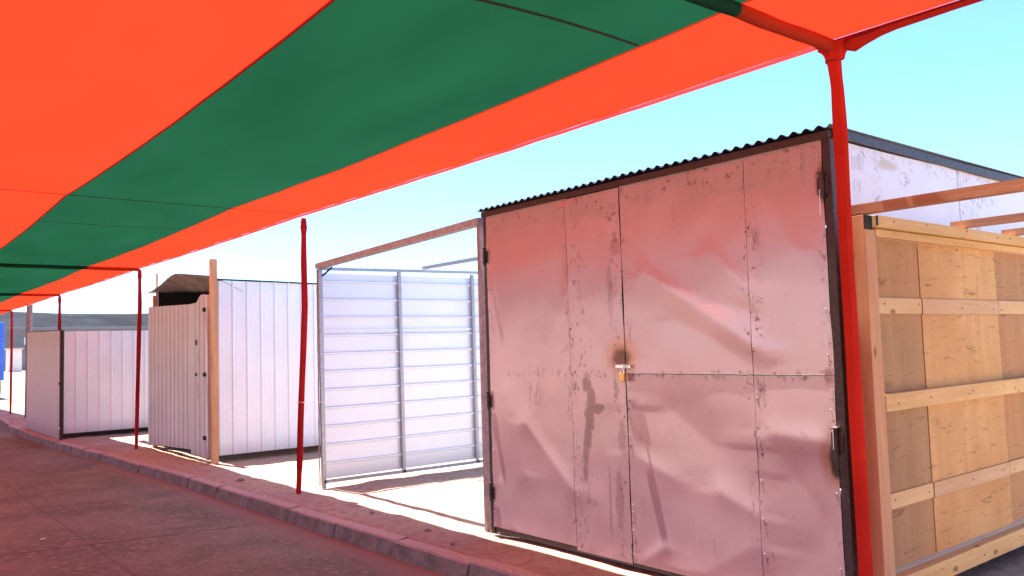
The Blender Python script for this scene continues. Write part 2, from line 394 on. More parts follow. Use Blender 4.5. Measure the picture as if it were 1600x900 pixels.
# ------------------------------------------------------------------ setting: ground, road, kerb
def kx(y):
    P = [(-700, 3.58), (4, 3.56), (7, 3.50), (11, 3.47), (14, 3.37), (17, 3.20), (20, 3.14), (23, 3.16), (26, 3.34), (30, 3.5), (60, 3.6), (900, 3.6)]
    for (a, xa), (b_, xb) in zip(P, P[1:]):
        if a <= y <= b_:
            t = (y - a) / (b_ - a); t = t * t * (3 - 2 * t) if b_ - a < 20 else t; return xa + (xb - xa) * t
    return 3.6
ys = [-700, -200, -60, -25, -12, -6, -3] + lin(-1, 20, 150) + lin(20.5, 40, 40) + [45, 52, 62, 80, 110, 160, 260, 420, 700, 1200]
xo = [.20, .26] + lin(.35, 6.0, 44) + [6.6, 7.5, 9, 12, 16, 24, 40, 80, 160, 320, 700]
bm = bmesh.new(); rows = []
for y in ys:
    k = kx(y); r = [Vector((-900, y, 0)), Vector((-60, y, 0)), Vector((-12, y, 0)), Vector((-4.62, y, 0)), Vector((-4.6, y, -.3)), Vector((k + .12, y, -.3)), Vector((k + .13, y, -.012))]
    for q in xo:
        x = k + q; z = 0.
        f = max(0, min(1, (q - .15) / .3)) * (1 if x < 14 else 0)
        z = f * (.018 * N(x, y, 0, .9) + .014 * N(x, y, 3, 2.7) + .008 * N(x, y, 7, 7)) - .004
        if 3.9 < y < 6.2: z += f * .0
        r.append(Vector((x, y, z)))
    rows.append([bm.verts.new(v) for v in r])
for a, c_ in zip(rows, rows[1:]):
    for i in range(len(a) - 1): bm.faces.new((a[i], a[i + 1], c_[i + 1], c_[i]))
g = obj('ground', bm, M['dirt'], smooth=False); g['kind'] = 'structure'
for p in g.data.polygons: p.use_smooth = True

bm = bmesh.new()
ry = [-200, -40, -10] + lin(-5, 45, 50) + [60, 100, 200, 500]
grid(bm, ry, [0, .33, .66, 1], lambda y, t: Vector((-4.6 + (kx(y) + .13 + 4.6) * t, y, -.13 + (.006 * N(t * 8, y, 1, .6) if -5 < y < 45 else 0))))
r_ = obj('road', bm, M['road'], smooth=True); r_['kind'] = 'structure'

bm = bmesh.new(); y = -6.; random.seed(3)
while y < 60:
    L = 1.0 if y < 30 else 3.0
    a, c_ = y + .009, y + L - .009; j = random.uniform(-.008, .008); jz = random.uniform(-.010, .008); tw = random.uniform(-.007, .007)
    seg = 5; prof = [(.0, -.28), (.0, -.125), (.022, -.012), (.035, .0), (.145, .004), (.152, -.01), (.152, -.28)]
    chip = [random.uniform(0, .012) if random.random() < .3 else 0 for _ in range(seg + 1)]
    rr = []
    for i in range(seg + 1):
        yy = a + (c_ - a) * i / seg; x0 = kx(yy) + j + tw * (i / seg - .5)
        rr.append([bm.verts.new((x0 + px + .003 * N(yy, px, pz, 9) + (chip[i] if k in (2, 3) else 0), yy, pz + (jz + .004 * N(yy, px, 5, 6) - (chip[i] * .8 if k in (2, 3) else 0) if pz > -.2 else 0))) for k, (px, pz) in enumerate(prof)])
    for q0, q1 in zip(rr, rr[1:]):
        for k in range(len(prof) - 1): bm.faces.new((q0[k], q0[k + 1], q1[k + 1], q1[k]))
    bm.faces.new(rr[0]); bm.faces.new(rr[-1][::-1])
    y += L
kb = obj('kerb', bm, M['kerb']); kb['kind'] = 'structure'
# mortar bed that shows in the joints
bm = bmesh.new(); yl = lin(-6, 60, 132)
grid(bm, yl, [.037, .136], lambda y, q: Vector((kx(y) + q, y, -.022)))
grid(bm, yl, [0, 1], lambda y, q: Vector((kx(y) + .036, y, -.3 + .278 * q)))
kj = obj('kerb_bedding', bm, M['bedding']); kj['kind'] = 'structure'

# hills far off
bm = bmesh.new()
az = [math.radians(a) for a in lin(-50, 110, 160)]
rad = [330, 350, 375, 400, 430, 480, 700]
def hill(a, r):
    t = {330: 0, 350: .55, 375: .84, 400: 1, 430: 1.0, 480: .98, 700: .6}[r]
    d = math.degrees(a)
    hh = 22.3 - .12 * (d - 7) + .5 * N(d, 0, 0, .12) + .4 * N(d, 3, 0, .5)
    if d > 25: hh = max(9, hh - (d - 25) * .25)
    return Vector((math.sin(a) * r, math.cos(a) * r, -.5 + t * hh + (.9 * N(d, r * .05, 2, .8) if 0 < t < 1 else 0)))
grid(bm, az, rad, hill)
hm = simple('hill_scrub', (.040, .041, .046), .95, 0, .35, .05, .2); hm.node_tree.nodes['Principled BSDF'].inputs['Specular IOR Level'].default_value = 0
hl = obj('hills', bm, hm, smooth=True); hl['kind'] = 'structure'

# ------------------------------------------------------------------ shade canopy
RAFT = [-10.6, -4.2, 2.2, 8.55, 15.0, 21.6, 28.6, 35.0]
X0, XA, XB, X1 = -3.2, 1.6, 3.15, 3.97
def cz(x, y):
    for a, b_ in zip(RAFT, RAFT[1:]):
        if a <= y <= b_: t = (y - a) / (b_ - a); break
    else: t = 0
    s = math.sin(math.pi * t) ** .8 if 0 < t < 1 else 0
    e = min(1, (X1 - x) / 1.6); ee = .25 + .75 * e
    z = 3.07 - .055 * s * ee
    z += (.0012 * N(x * 1.1, y * 4, 2, 1.) + .003 * N(x * 5 + y * 2, y * .6, 6, 1.)) * s ** .3 if s > 0 else 0
    z += s * (.008 * N(x, y, 0, .8) + .005 * N(x * 2.2, y * .8, 4, 1.6)) * min(1, (X1 - x) / .5 + .15)
    return z
can = thing('shade_canopy', (3.97, 8.55, 0), 'long orange and green striped cloth canopy over the road, on red sleeved poles', 'canopy')
cy = sorted(set([round(v, 3) for v in lin(-10.6, 35, 300)] + RAFT))
def strip(name, xa, xb, n, mat, label, dz=0.):
    bm = bmesh.new(); grid(bm, cy, lin(xa, xb, n), lambda y, x: Vector((x, y, cz(x, y) + dz)))
    return obj(name, bm, mat, can, True, label)
strip('cloth_strip', X0, XA, 26, M['cloth_orange'], 'wide orange cloth strip over the road')
strip('cloth_strip', XA, XB, 12, M['cloth_green'], 'green cloth strip in the middle')
strip('cloth_strip', XB, X1 - .03, 8, M['cloth_orange'], 'narrow orange cloth strip along the outer edge')
bm = bmesh.new()
def hem(y, t):
    return Vector((X1 - .032 + .032 * t + .004 * N(y, 0, 0, 2), y, cz(X1, y) - .002 - .012 * t + .004 * N(y, t, 0, 3)))
grid(bm, cy, [0, .5, 1], hem); obj('hem', bm, M['cloth_hem'], can, True)
for xx, wd in ((XA, .010), (XB, .006)):
    bm = bmesh.new(); grid(bm, cy, [-wd, wd], lambda y, x, xx=xx: Vector((xx + x, y, cz(xx, y) - .004)))
    obj('seam_tape', bm, M['cloth_hem'] if xx == XA else M['cloth_hem'], can, True)
def cord_line(x_a, x_b, yfn, r=.004, dz=-.006):
    bm = bmesh.new(); tube(bm, [(x, yfn(x), cz(x, yfn(x)) + dz) for x in lin(x_a, x_b, 24)], r, 6); return obj('seam_cord', bm, M['cord'], can, True)
cord_line(2.0, 3.12, lambda x: 2.80 - .03 * math.sin((x - 2) * 3) - .02 * (x - 2), .007)
cord_line(.2, 3.9, lambda x: 8.42 + .03 * (x - 1), .0028); 
cord_line(1.62, 3.1, lambda x: 9.9 + .04 * x, .0018)
# flap that droops beside the nearest pole
bm = bmesh.new()
fl = [(2.20, .03, 0), (2.14, .06, .01), (2.10, .075, .03), (2.04, .055, .03), (1.96, .038, .02), (1.88, .032, .01), (1.6, .026, 0), (1.0, .022, 0), (0, .02, 0), (-2, .02, 0), (-4, .02, 0)]
A = []
for (yy, dr, ox) in fl:
    z0 = cz(X1, yy) - .004
    A.append([bm.verts.new((X1 - .03, yy, z0)), bm.verts.new((X1 + .012 + ox, yy, z0 - dr * .4)), bm.verts.new((X1 + ox * .6, yy, z0 - dr)), bm.verts.new((X1 - .035, yy + .004, z0 - dr * .5))])
for r0, r1 in zip(A, A[1:]):
    for k in range(3): bm.faces.new((r0[k], r0[k + 1], r1[k + 1], r1[k]))
obj('valance', bm, M['cloth_red'], can, True, 'drooping red flap of the edge at the nearest pole')
# crossbeams: pipes in cloth sleeves the colour of the strips
for i, yy in enumerate(RAFT):
    rad_ = .034 if yy < 5 else .03
    if abs(yy - 8.55) < .1: continue
    bm = bmesh.new()
    xs = lin(X0, X1 - .02, 70)
    tube(bm, [(x, yy, cz(x, yy) - rad_ * .85 - .006 * abs(math.sin(x * 5))) for x in xs], [rad_ * (1 + .10 * N(x, yy, 0, 5)) for x in xs], 12)
    for f in bm.faces:
        cx = f.calc_center_median().x; f.material_index = 1 if XA < cx < XB else 0
    obj('crossbeam', bm, [M['cloth_beam'], M['cloth_green']], can, True)
# knot of gathered cloth + poles
poles = [(3.97, 2.20, [(3.02, 0, .012), (2.82, .0, .0), (2.62, 0, 0), (1.95, 0, 0), (1.18, 0, 0), (.36, 0, 0), (-.02, 0, 0)], .043),
         (3.97, 8.55, [(3.02, -.0, .0), (2.55, 0, .01), (2.04, 0, 0), (1.2, 0, .09), (.04, 0, .22), (-.02, 0, .22)], .041),
         (3.93, 14.90, [(3.02, 0, 0), (2.4, 0, 0), (1.5, 0, .08), (.02, 0, .2), (-.02, 0, .2)], .040),
         (3.97, 21.75, [(3.02, 0, 0), (2, 0, 0), (1, 0, .05), (-.02, 0, .1)], .042),
         (3.95, 28.55, [(3.02, 0, .05), (2, 0, 0), (1, 0, .05), (-.02, 0, .1)], .042),
         (3.95, 35.0, [(3.02, 0, 0), (2, 0, 0), (1, 0, .05), (-.02, 0, .1)], .042)]
for i, (px, py, pts, r0) in enumerate(poles):
    bm = bmesh.new(); P = []; Rr = []
    for z in lin(3.03, -.02, 60):
        for (za, xa, ya), (zb, xb, yb) in zip(pts, pts[1:]):
            if zb <= z <= za: t = (za - z) / (za - zb); ox, oy = xa + (xb - xa) * t, ya + (yb - ya) * t; break
        else: ox, oy = pts[0 if z > 1 else -1][1:]
        P.append((px + ox + .004 * N(z, i, 0, 1.3), py + oy + .004 * N(z, i, 5, 1.3), z))
        f = 1.0
        if z > 2.86: f = .80 + .35 * math.exp(-((z - 2.93) / .05) ** 2) if i else .82 + .25 * (z - 2.86) / .17
        elif z > 2.5 and i: f = .80 + .2 * (2.86 - z) / .36
        elif i == 0 and z > 2.6: f = .82 + .18 * (2.86 - z) / .26
        if z < .25: f *= .86
        f *= .80
        Rr.append(r0 * f)
    tube(bm, P, Rr, 18, True, lambda a, k, i=i: .10 * N(k * .9, a * .10, i * 3, 1.0) + .05 * math.sin(k * 2.1 + a * .07))
    p = obj('pole', bm, M['cloth_red'] if i == 0 else M['cloth_red_shaded'], can, True)
    bm = bmesh.new()
    for zz in ([2.99] if i else [2.985, 2.97]): tube(bm, [(P[0][0] + .036 * math.cos(t), P[0][1] + .036 * math.sin(t), zz + .004 * math.sin(3 * t)) for t in lin(0, 6.283, 20)], .005, 6)
    obj('tie', bm, M['cloth_hem'], p, True)
# little bunched cuff of cloth round the head of the nearest pole
bm = bmesh.new()
tube(bm, [(3.965, 2.20, 3.045), (3.965, 2.20, 3.02), (3.967, 2.20, 2.995), (3.97, 2.2, 2.97)], [.085, .062, .050, .044], 20, True, lambda a, k: .22 * math.sin(k * 2.3 + 1) * (1 - a / 4))
obj('cuff', bm, M['cloth_red'], can, True)

# ------------------------------------------------------------------ big shed with the buckled sheet doors
S = 4.23; SY0, SY1 = 2.40, 5.585; SH = 2.64; SXB = 7.7
shed = thing('metal_shed', (S, 4.0, 0), 'large sheet metal shed with buckled pinkish white double doors and a corrugated roof', 'shed')
def seg_d(y, z, a, b_):
    ax, az_ = a; bx, bz = b_; dx, dz = bx - ax, bz - az_
    t = max(0, min(1, ((y - ax) * dx + (z - az_) * dz) / (dx * dx + dz * dz)))
    return math.hypot(y - ax - t * dx, z - az_ - t * dz)
CRE = [((3.80, 2.02), (2.93, 1.50), .016, .10), ((3.55, 1.70), (2.97, 1.42), -.010, .13), ((4.54, 2.55), (4.54, 1.95), .014, .07), ((4.60, 2.25), (4.75, 1.6), -.008, .15),
       ((3.25, 2.10), (2.98, 1.85), .010, .10), ((3.3, 1.8), (3.0, 1.72), -.008, .08),
       ((5.1, .95), (4.60, .50), .012, .10), ((5.3, 1.2), (5.15, .55), .010, .12), ((5.42, .45), (5.3, .1), .010, .05),
       ((3.25, .62), (3.0, .52), .012, .11), ((3.0, .34), (3.55, .02), .012, .16), ((4.0, .80), (3.6, .66), .008, .10),
       ((2.85, 1.0), (2.5, .98), .012, .10), ((2.85, 2.45), (2.65, 2.05), .011, .14), ((2.7, .75), (2.5, .5), -.009, .16), ((3.85, .12), (3.70, .22), .010, .05), ((4.35, 2.5), (4.05, 2.40), .010, .10),
       ((5.3, 2.4), (4.9, 1.9), .006, .25), ((3.5, 2.45), (3.4, 1.9), -.007, .2), ((3.6, 1.1), (3.3, .9), -.012, .25)]
def dent(y, z):
    d = 0
    for a, b_, A_, wd in CRE:
        t_ = max(0, min(1, (y - a[0]) / (b_[0] - a[0]))) if abs(b_[0] - a[0]) > .05 else .5
        up_ = z > a[1] + (b_[1] - a[1]) * t_
        q = seg_d(y, z, a, b_) / wd / (.75 if (up_ and abs(b_[0] - a[0]) > .05) else 1.25)
        if q < 4: d += A_ * (math.exp(-q * 1.15) * .65 + .35 * math.exp(-q * q))
    d += .008 * N(y, z, 0, 1.5) + .003 * N(y, z, 4, 4.5)
    return d * .50
def sheet(name, y0, y1, z0, z1, off, parent, mat, label=None, edge=.006, ny=None):
    ny = ny or max(8, int((y1 - y0) / .02)); nz = int((z1 - z0) / .022)
    bm = bmesh.new()
    def f(y, z):
        e = min(1, (y - 2.45) / .10, (5.545 - y) / .10, abs(y - 4.0) / .10, (2.645 - z) / .08, (z - .05) / .05 + .25); e = max(0, e)
        k = edge * (N(z, y0, 2, 3.) * (1 if (abs(y - y0) < 1e-6 or abs(y - y1) < 1e-6) else 0))
        return Vector((S - off - dent(y, z) * e * 1.0, y + k, z))
    grid(bm, lin(y0, y1, ny), lin(z0, z1, nz), f, thick=(.0012, 0, 0))
    return obj(name, bm, mat, parent, True, label)
# frame
bm = bmesh.new()
box(bm, (S - .012, SY1 - .045, 0.02), (S + .04, SY1, SH), .002); obj('frame_post', bm, M['darkiron'], shed)
bm = bmesh.new()
box(bm, (S - .020, SY0 - .004, 0.02), (S + .045, SY0 + .045, SH + .01), .003); obj('frame_post', bm, M['darkiron'], shed)
bm = bmesh.new()
beam(bm, (S - .008, SY1 + .005, SH + .022), (S - .008, SY0 - .004, SH + .022), .04, .042, .002, seg=20, warp=.003); obj('fascia', bm, M['darkiron'], shed)
bm = bmesh.new()
box(bm, (S - .002, SY0 + .05, .03), (S + .03, SY1 - .05, .07), .002); obj('sill', bm, M['darkiron'], shed)
# doors: empties parenting their sheets would be a level too many, so each door is its leaf
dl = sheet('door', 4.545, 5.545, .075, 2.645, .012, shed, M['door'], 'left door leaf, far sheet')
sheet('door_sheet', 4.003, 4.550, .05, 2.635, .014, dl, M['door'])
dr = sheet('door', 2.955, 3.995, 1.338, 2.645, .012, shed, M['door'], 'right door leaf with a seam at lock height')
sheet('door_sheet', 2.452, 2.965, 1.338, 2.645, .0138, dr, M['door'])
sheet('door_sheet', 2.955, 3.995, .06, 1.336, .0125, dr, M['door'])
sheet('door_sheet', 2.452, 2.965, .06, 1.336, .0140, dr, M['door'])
# weld bead along the horizontal seam
bm = bmesh.new(); tube(bm, [(S - .0155 - dent(y, 1.337) * min(1, (y - 2.45) / .1, abs(y - 4.0) / .1), y, 1.337 + .003 * N(y, 0, 0, 14)) for y in lin(2.50, 3.99, 70)], [.0030 + .0022 * abs(N(y, 3, 0, 16)) for y in lin(2.50, 3.99, 70)], 6)
obj('weld_seam', bm, M['darkiron'], dr)
for yq, rq, par_ in ((2.9665, .0022, dr), (4.5515, .0014, dl)):
    bm = bmesh.new(); e_ = lambda z: max(0, min(1, (2.645 - z) / .08, (z - .05) / .05 + .25))
    tube(bm, [(S - .0135 - dent(yq, z) * e_(z), yq + .002 * N(z, yq, 0, 3), z) for z in lin(.07, 2.62, 110)], [rq * (.5 + .9 * abs(N(z, 1, yq, 5))) for z in lin(.07, 2.62, 110)], 5); obj('sheet_seam', bm, M['darkiron'], par_)
# door stile frames behind
for yy, dd in ((4.02, dl), (3.98, dr)):
    bm = bmesh.new(); box(bm, (S - .004, yy - .012, .06), (S + .03, yy + .012, 2.6)); obj('stile', bm, M['darkiron'], dd)
# screws
def rivets(yy, zs, parent, off=.021):
    for z in zs:
        y = yy + random.uniform(-.006, .006); bm = bmesh.new()
        e = max(0, min(1, (y - 2.45) / .10, (5.545 - y) / .10, abs(y - 4.0) / .10))
        bmesh.ops.create_icosphere(bm, subdivisions=1, radius=.0055, matrix=Matrix.Translation((S - .016 - dent(y, z) * e, y, z)) @ Matrix.Diagonal((.6, 1, 1, 1)))
        obj('rivet', bm, M['steel'], parent)
rivets(4.52, [2.5, 2.1, 1.6, 1.2, .85, .45, .2], dl); rivets(3.985, [2.4, 1.75, 1.05, .92, .86, .45, .40, .28, .12], dr)
rivets(2.95, [2.35, 2.05, 1.8, 1.5, 1.2, .98, .72, .5, .3], dr); rivets(2.475, [2.56, 2.1, 1.7, 1.45, 1.15, .7, .3], dr); rivets(5.52, [2.3, 1.8, 1.2, .7, .2], dl)
# hinges: knuckle with plate
def hinge(yy, z, parent):
    bm = bmesh.new(); tube(bm, [(S - .034, yy, z - .07), (S - .034, yy, z + .07)], .011, 10)
    box(bm, (S - .026, yy - .035, z - .05), (S - .020, yy + .035, z + .05), .001)
    box(bm, (S - .046, yy - .004, z + .07), (S - .022, yy + .022, z + .078), .001)
    obj('hinge', bm, M['darkiron'], parent, False)
for z in (2.3, 1.10, .35): hinge(5.548, z, dl)
for z in (2.38, .98): hinge(2.447, z, dr)
bm = bmesh.new(); box(bm, (S - .05, 2.43, 1.055), (S - .02, 2.465, 1.063), .002); tube(bm, [(S - .04, 2.46, 1.05), (S - .04, 2.462, .94)], .003, 6); obj('latch_pin', bm, M['steel'], dr)
bm = bmesh.new(); tube(bm, [(S - .04, 2.46, 2.36), (S - .04, 2.462, 2.22)], .003, 6); obj('latch_pin', bm, M['steel'], dr)
# hasp
bm = bmesh.new(); HZ = 1.385
box(bm, (S - .036, 3.935, HZ - .012), (S - .024, 4.075, HZ + .012), .002); box(bm, (S - .062, 3.975, HZ - .016), (S - .036, 3.985, HZ + .016), .001)
box(bm, (S - .062, 3.985, HZ - .01), (S - .056, 4.03, HZ + .014), .001)
obj('hasp', bm, M['steel'], dl)
# scratches: a few hand drawn marks
def scr(pts, parent, mat, r=.0012, plane='x'):
    P = []
    for a, z in pts:
        if plane == 'x': P.append((S - (.0122 if a > 4.55 else .0142) - dent(a, z), a, z))
        else: P.append((a, SY0 - .0060 - .002, z))
    return P, r
def marks(lines, parent, mat, plane='x', name='scratched_mark', off=0.):
    for ln in lines:
        bm = bmesh.new()
        P, r = scr(ln, parent, mat, .0016, plane)
        tube(bm, P, .0008, 5)
        obj(name, bm, mat, parent)
marks([[(5.1, 1.28), (5.04, 1.12), (5.02, 1.26), (4.97, 1.10), (4.94, 1.23)], [(4.99, 1.20), (4.93, 1.10), (4.91, 1.18)]], dl, M['greymark'])
# faint hand lettering low on the left leaf
def letters(y, z, s, defs):
    out = []
    for ch in defs:
        for ln in ch[1]: out.append([(y - (ch[0] + px) * s, z + pz * s) for px, pz in ln])
    return out
LT = [(0, [[(0, 0), (0, 1)], [(.45, 0), (.45, 1)], [(0, .5), (.45, .5)]]), (.8, [[(0, .35), (.4, .4), (.3, .65), (0, .6), (0, .1), (.4, 0)]]), (1.5, [[(.4, .6), (0, .6), (.05, .3), (.4, .3)], [(.4, .6), (.4, -.1)]]), (2.3, [[(0, 0), (.1, .05)]])]
marks(letters(4.42, .405, .05, LT), dl, M['scratch'], name='lettering')
# corrugated roof
bm = bmesh.new()
ny = 280
grid(bm, [S - .055, S + .3, 5.6, 6.6, SXB + .1], lin(SY0 - .03, SY1 + .03, ny), lambda x, y: Vector((x, y, SH + .060 + .0115 * math.sin(y * 2 * math.pi / .078) + .006 * N(y, x, 0, 1.4) - .004 * (x - S))), thick=(0, 0, .0015))
obj('roof', bm, M['darkgrey'], shed, True)
# near side wall, two bowed sheets
def swall(x0, x1, off, zt):
    bm = bmesh.new()
    grid(bm, lin(x0, x1, 50), lin(.06, zt, 60), lambda x, z: Vector((x, SY0 - off - .010 * N(x, z, 2, 1.3) * min(1, (x - x0) / .1, (x1 - x) / .1), z)), thick=(0, .0012, 0))
    return obj('side_panel', bm, M['side'], shed, True)
sw = swall(S + .036, 5.80, .004, SH - .005); swall(5.792, SXB, .007, SH - .005)
def xl(x, z, s, defs):
    return [[(x + (o + px) * s, z + pz * s) for px, pz in ln] for o, lns in defs for ln in lns]
U = [[(0, 1), (0, .1), (.2, 0), (.4, .1), (.4, 1)]]; NN = [[(0, 0), (0, 1), (.4, 0), (.4, 1)]]; I_ = [[(0, 0), (0, 1)]]
Cc = [[(.4, .85), (.2, 1), (0, .7), (0, .3), (.2, 0), (.4, .15)]]; Bb = [[(0, 0), (0, 1), (.35, .8), (.05, .5), (.4, .3), (0, 0)]]
marks(xl(4.43, 2.49, .075, [(0, U), (.75, NN), (1.5, I_)]) + xl(4.43, 2.365, .065, [(.1, Cc), (.95, Bb)]), sw, M['greymark'], 'y', 'lettering')
bm = bmesh.new(); beam(bm, (S + .02, SY0 - .012, SH + .028), (SXB, SY0 - .012, SH + .010), .03, .050, .002, seg=16, warp=.008); obj('fascia', bm, M['darkgrey'], shed)
for yy in (SY1 - .004,):
    bm = bmesh.new(); box(bm, (S + .045, yy, .05), (SXB, yy + .003, SH)); obj('side_panel', bm, M['side'], shed)
bm = bmesh.new(); box(bm, (SXB, SY0, .05), (SXB + .003, SY1, SH)); obj('back_panel', bm, M['side'], shed)

# padlock
pl = thing('padlock', (S - .06, 4.0, 1.31), 'small brass padlock hanging from the rusty hasp of the buckled double doors', 'padlock')
bm = bmesh.new(); box(bm, (S - .070, 3.965, 1.282), (S - .046, 4.016, 1.342), .004); obj('lock_body', bm, M['brass'], pl)
bm = bmesh.new(); tube(bm, [(S - .057, 3.990 + .014 * math.cos(t), 1.345 + .034 * max(0, math.sin(t)) ** .7) for t in lin(0, math.pi, 14)], .0038, 8); obj('shackle', bm, M['steel'], pl, True)

# ------------------------------------------------------------------ ribbed sheet wall builders
def vwall_x(bm, x0, x1, y, zlo, zhi, phase, sign=-1, h=.018):
    """sheet in the plane y = const, ribs upright, rib side towards sign*Y"""
    pr = ribs(x0, x1, phase, h=h)
    d = {round(a, 6): b_ for a, b_ in pr}
    us = sorted(d); zl = zlo if callable(zlo) else (lambda a: zlo); zh = zhi if callable(zhi) else (lambda a: zhi)
    grid(bm, us, lin(0, 1, 8), lambda u, t: Vector((u, y + sign * d[u] + .006 * N(u, t * 2, y, 1.2), zl(u) + (zh(u) - zl(u)) * t)), thick=(0, -sign * .001, 0))
def vwall_y(bm, y0, y1, x, zlo, zhi, phase, sign=-1, period=RIB, h=.018, rw=.02, xoff=None):
    pr = ribs(y0, y1, phase, period=period, h=h, rw=rw, minor=period > .15)
    d = {round(a, 6): b_ for a, b_ in pr}; us = sorted(d)
    zl = zlo if callable(zlo) else (lambda a: zlo); zh = zhi if callable(zhi) else (lambda a: zhi)
    grid(bm, us, lin(0, 1, 8), lambda u, t: Vector((x + sign * d[u] + .006 * N(u, t * 2, x, 1.2) + (xoff(u) if xoff else 0), u, zl(u) + (zh(u) - zl(u)) * t)), thick=(-sign * .001, 0, 0))

# ------------------------------------------------------------------ open stall with the horizontal sheet wall (between the two sheds)
st = thing('metal_stall', (4.3, 7.2, 0), 'unfinished open stall of steel tube with one wall of horizontal silver sheets', 'stall')
GY = 8.83; GX1 = 8.2
bm = bmesh.new()
zb, zt = .10, 2.46; pr = ribs(zb, zt, .275, period=.2085, rw=.018, h=.026, minor=False)
dd = {round(a, 6): b_ for a, b_ in pr}; us = sorted(dd)
grid(bm, lin(4.33, GX1, 14), us, lambda x, z: Vector((x, GY + .03 - dd[z] + .003 * N(x, z, 0, 2), z)), thick=(0, .001, 0))
obj('wall_sheet', bm, M['gate'], st)
bm = bmesh.new(); box(bm, (4.33, GY + .008, 1.775), (GX1, GY + .012, 1.80)); obj('lap_strip', bm, M['gate'], st)
for i, (x, wv) in enumerate(((4.305, .045), (5.36, .04), (6.47, .04), (7.6, .04), (8.2, .045))):
    bm = bmesh.new(); beam(bm, (x, GY - .004, .0 if i in (0, 4) else .06), (x - .015, GY - .004, 2.50), .04, wv, .003, up=(1, 0, 0)); obj('upright', bm, M['galv'], st)
bm = bmesh.new(); beam(bm, (4.30, GY - .004, 2.505), (8.22, GY - .004, 2.55), .04, .035, .003); obj('top_rail', bm, M['galv'], st)
bm = bmesh.new(); beam(bm, (4.30, GY - .004, .075), (8.2, GY - .004, .055), .04, .035, .003); obj('bottom_rail', bm, M['galv'], st)
bm = bmesh.new(); beam(bm, (4.29, GY + .03, 2.535), (4.29, 5.70, 2.632), .085, .06, .003); obj('front_beam', bm, M['primer'], st)
bm = bmesh.new(); beam(bm, (4.29, 5.725, 0.0), (4.29, 5.725, 2.60), .04, .045, .003, up=(1, 0, 0)); obj('upright', bm, M['primer'], st)
bm = bmesh.new(); beam(bm, (5.72, GY + .02, 2.565), (5.72, 5.72, 2.575), .04, .04, .003); obj('roof_rail', bm, M['galv'], st)
bm = bmesh.new(); beam(bm, (8.1, GY + .02, 2.57), (8.1, 5.72, 2.60), .04, .04, .003); obj('roof_rail', bm, M['galv'], st)
bm = bmesh.new(); beam(bm, (8.1, 5.725, 0), (8.1, 5.725, 2.57), .04, .045, .003, up=(1, 0, 0)); obj('upright', bm, M['galv'], st)
bm = bmesh.new(); beam(bm, (4.31, GY - .03, 2.42), (4.40, GY - .10, 2.52), .012, .02, .001); obj('brace', bm, M['black'], st)
# bent bracket flange running down the front upright
bm = bmesh.new(); tube(bm, [(4.268 + .006 * N(z, 0, 0, 4), GY + .025, z) for z in lin(.03, 2.5, 60)], [.007 + .004 * abs(N(z, 1, 0, 6)) for z in lin(.03, 2.5, 60)], 6); obj('edge_flange', bm, M['primer'], st)
# wires
wi = bmesh.new(); tube(wi, [(3.97 + .047 * math.cos(t), 8.68 + .047 * math.sin(t), 1.00 + .004 * math.sin(2 * t)) for t in lin(0, 12.5, 40)], .004, 6)
tube(wi, [(4.015, 8.69, 1.0), (4.1, 8.72, .985), (4.30, 8.80, .975), (4.36, 8.80, .97)], .003, 6); tube(wi, [(4.015, 8.68, .99), (4.05, 8.69, .965), (4.02, 8.66, .93)], .002, 5)
wo = obj('tie_wire', wi, M['steel'], None); tag(wo, 'thin wire tying the red pole to the silver sheet wall', 'wire')
bm = bmesh.new(); tube(bm, [Vector((5.85, 12.06, 2.63)).lerp(Vector((4.30, 8.86, 2.44)), t) - Vector((0, 0, .05 * math.sin(t * math.pi))) for t in lin(0, 1, 16)], .002, 5)
wo = obj('guy_wire', bm, M['steel'], None); tag(wo, 'slack thin wire from the roof of the timber post shed to the silver wall', 'wire')
# timber behind
wp = bmesh.new(); beam(wp, (7.05, 9.35, 0), (7.05, 9.35, 2.72), .13, .1, .004, up=(1, 0, 0))
wo = obj('timber_post', wp, M['pine_v'], None); tag(wo, 'pale timber post whose top shows above the silver sheet wall', 'post')

# ------------------------------------------------------------------ shed with the timber post and warped roof
s3 = thing('ribbed_shed', (4.18, 13.6, 0), 'ramshackle ribbed metal shed with a tall timber corner post and warped roof sheet', 'shed')
bm = bmesh.new(); vwall_x(bm, 4.262, 7.4, 12.10, .10, 2.62, 4.27); obj('side_panel', bm, M['ribbed_white'], s3)
bm = bmesh.new(); vwall_x(bm, 4.262, 7.4, 12.094, 2.34, 2.625, 4.27); obj('side_panel', bm, M['ribbed_white'], s3, label='short sheet lapped over the top')
bm = bmesh.new(); beam(bm, (4.2, 12.10, 2.645), (7.4, 12.10, 2.60), .05, .022, .002, seg=14, warp=.008); obj('roof_edge', bm, M['black'], s3)
bm = bmesh.new(); beam(bm, (4.185, 12.03, 0), (4.175, 12.03, 2.93), .09, .085, .004, up=(1, 0, 0)); obj('corner_post', bm, M['pine_v'], s3)
pan = lambda y: .06 + .07 * max(0, (15.18 - y) / 2.0)
bm = bmesh.new(); vwall_y(bm, 12.92, 15.2, 4.15, pan, lambda y: 2.41 - .035 * (15.2 - y), 12.9, h=.006, period=.215, rw=.016)
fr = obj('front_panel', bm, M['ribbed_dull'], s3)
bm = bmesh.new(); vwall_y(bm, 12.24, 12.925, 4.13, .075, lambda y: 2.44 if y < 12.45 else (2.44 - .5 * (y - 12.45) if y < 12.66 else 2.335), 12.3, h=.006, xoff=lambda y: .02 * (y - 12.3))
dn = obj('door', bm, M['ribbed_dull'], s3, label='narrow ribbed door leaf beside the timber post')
bm = bmesh.new(); box(bm, (4.12, 12.12, .05), (4.16, 12.225, 2.42), .003); obj('door_jamb', bm, M['ribbed_grey'], s3)
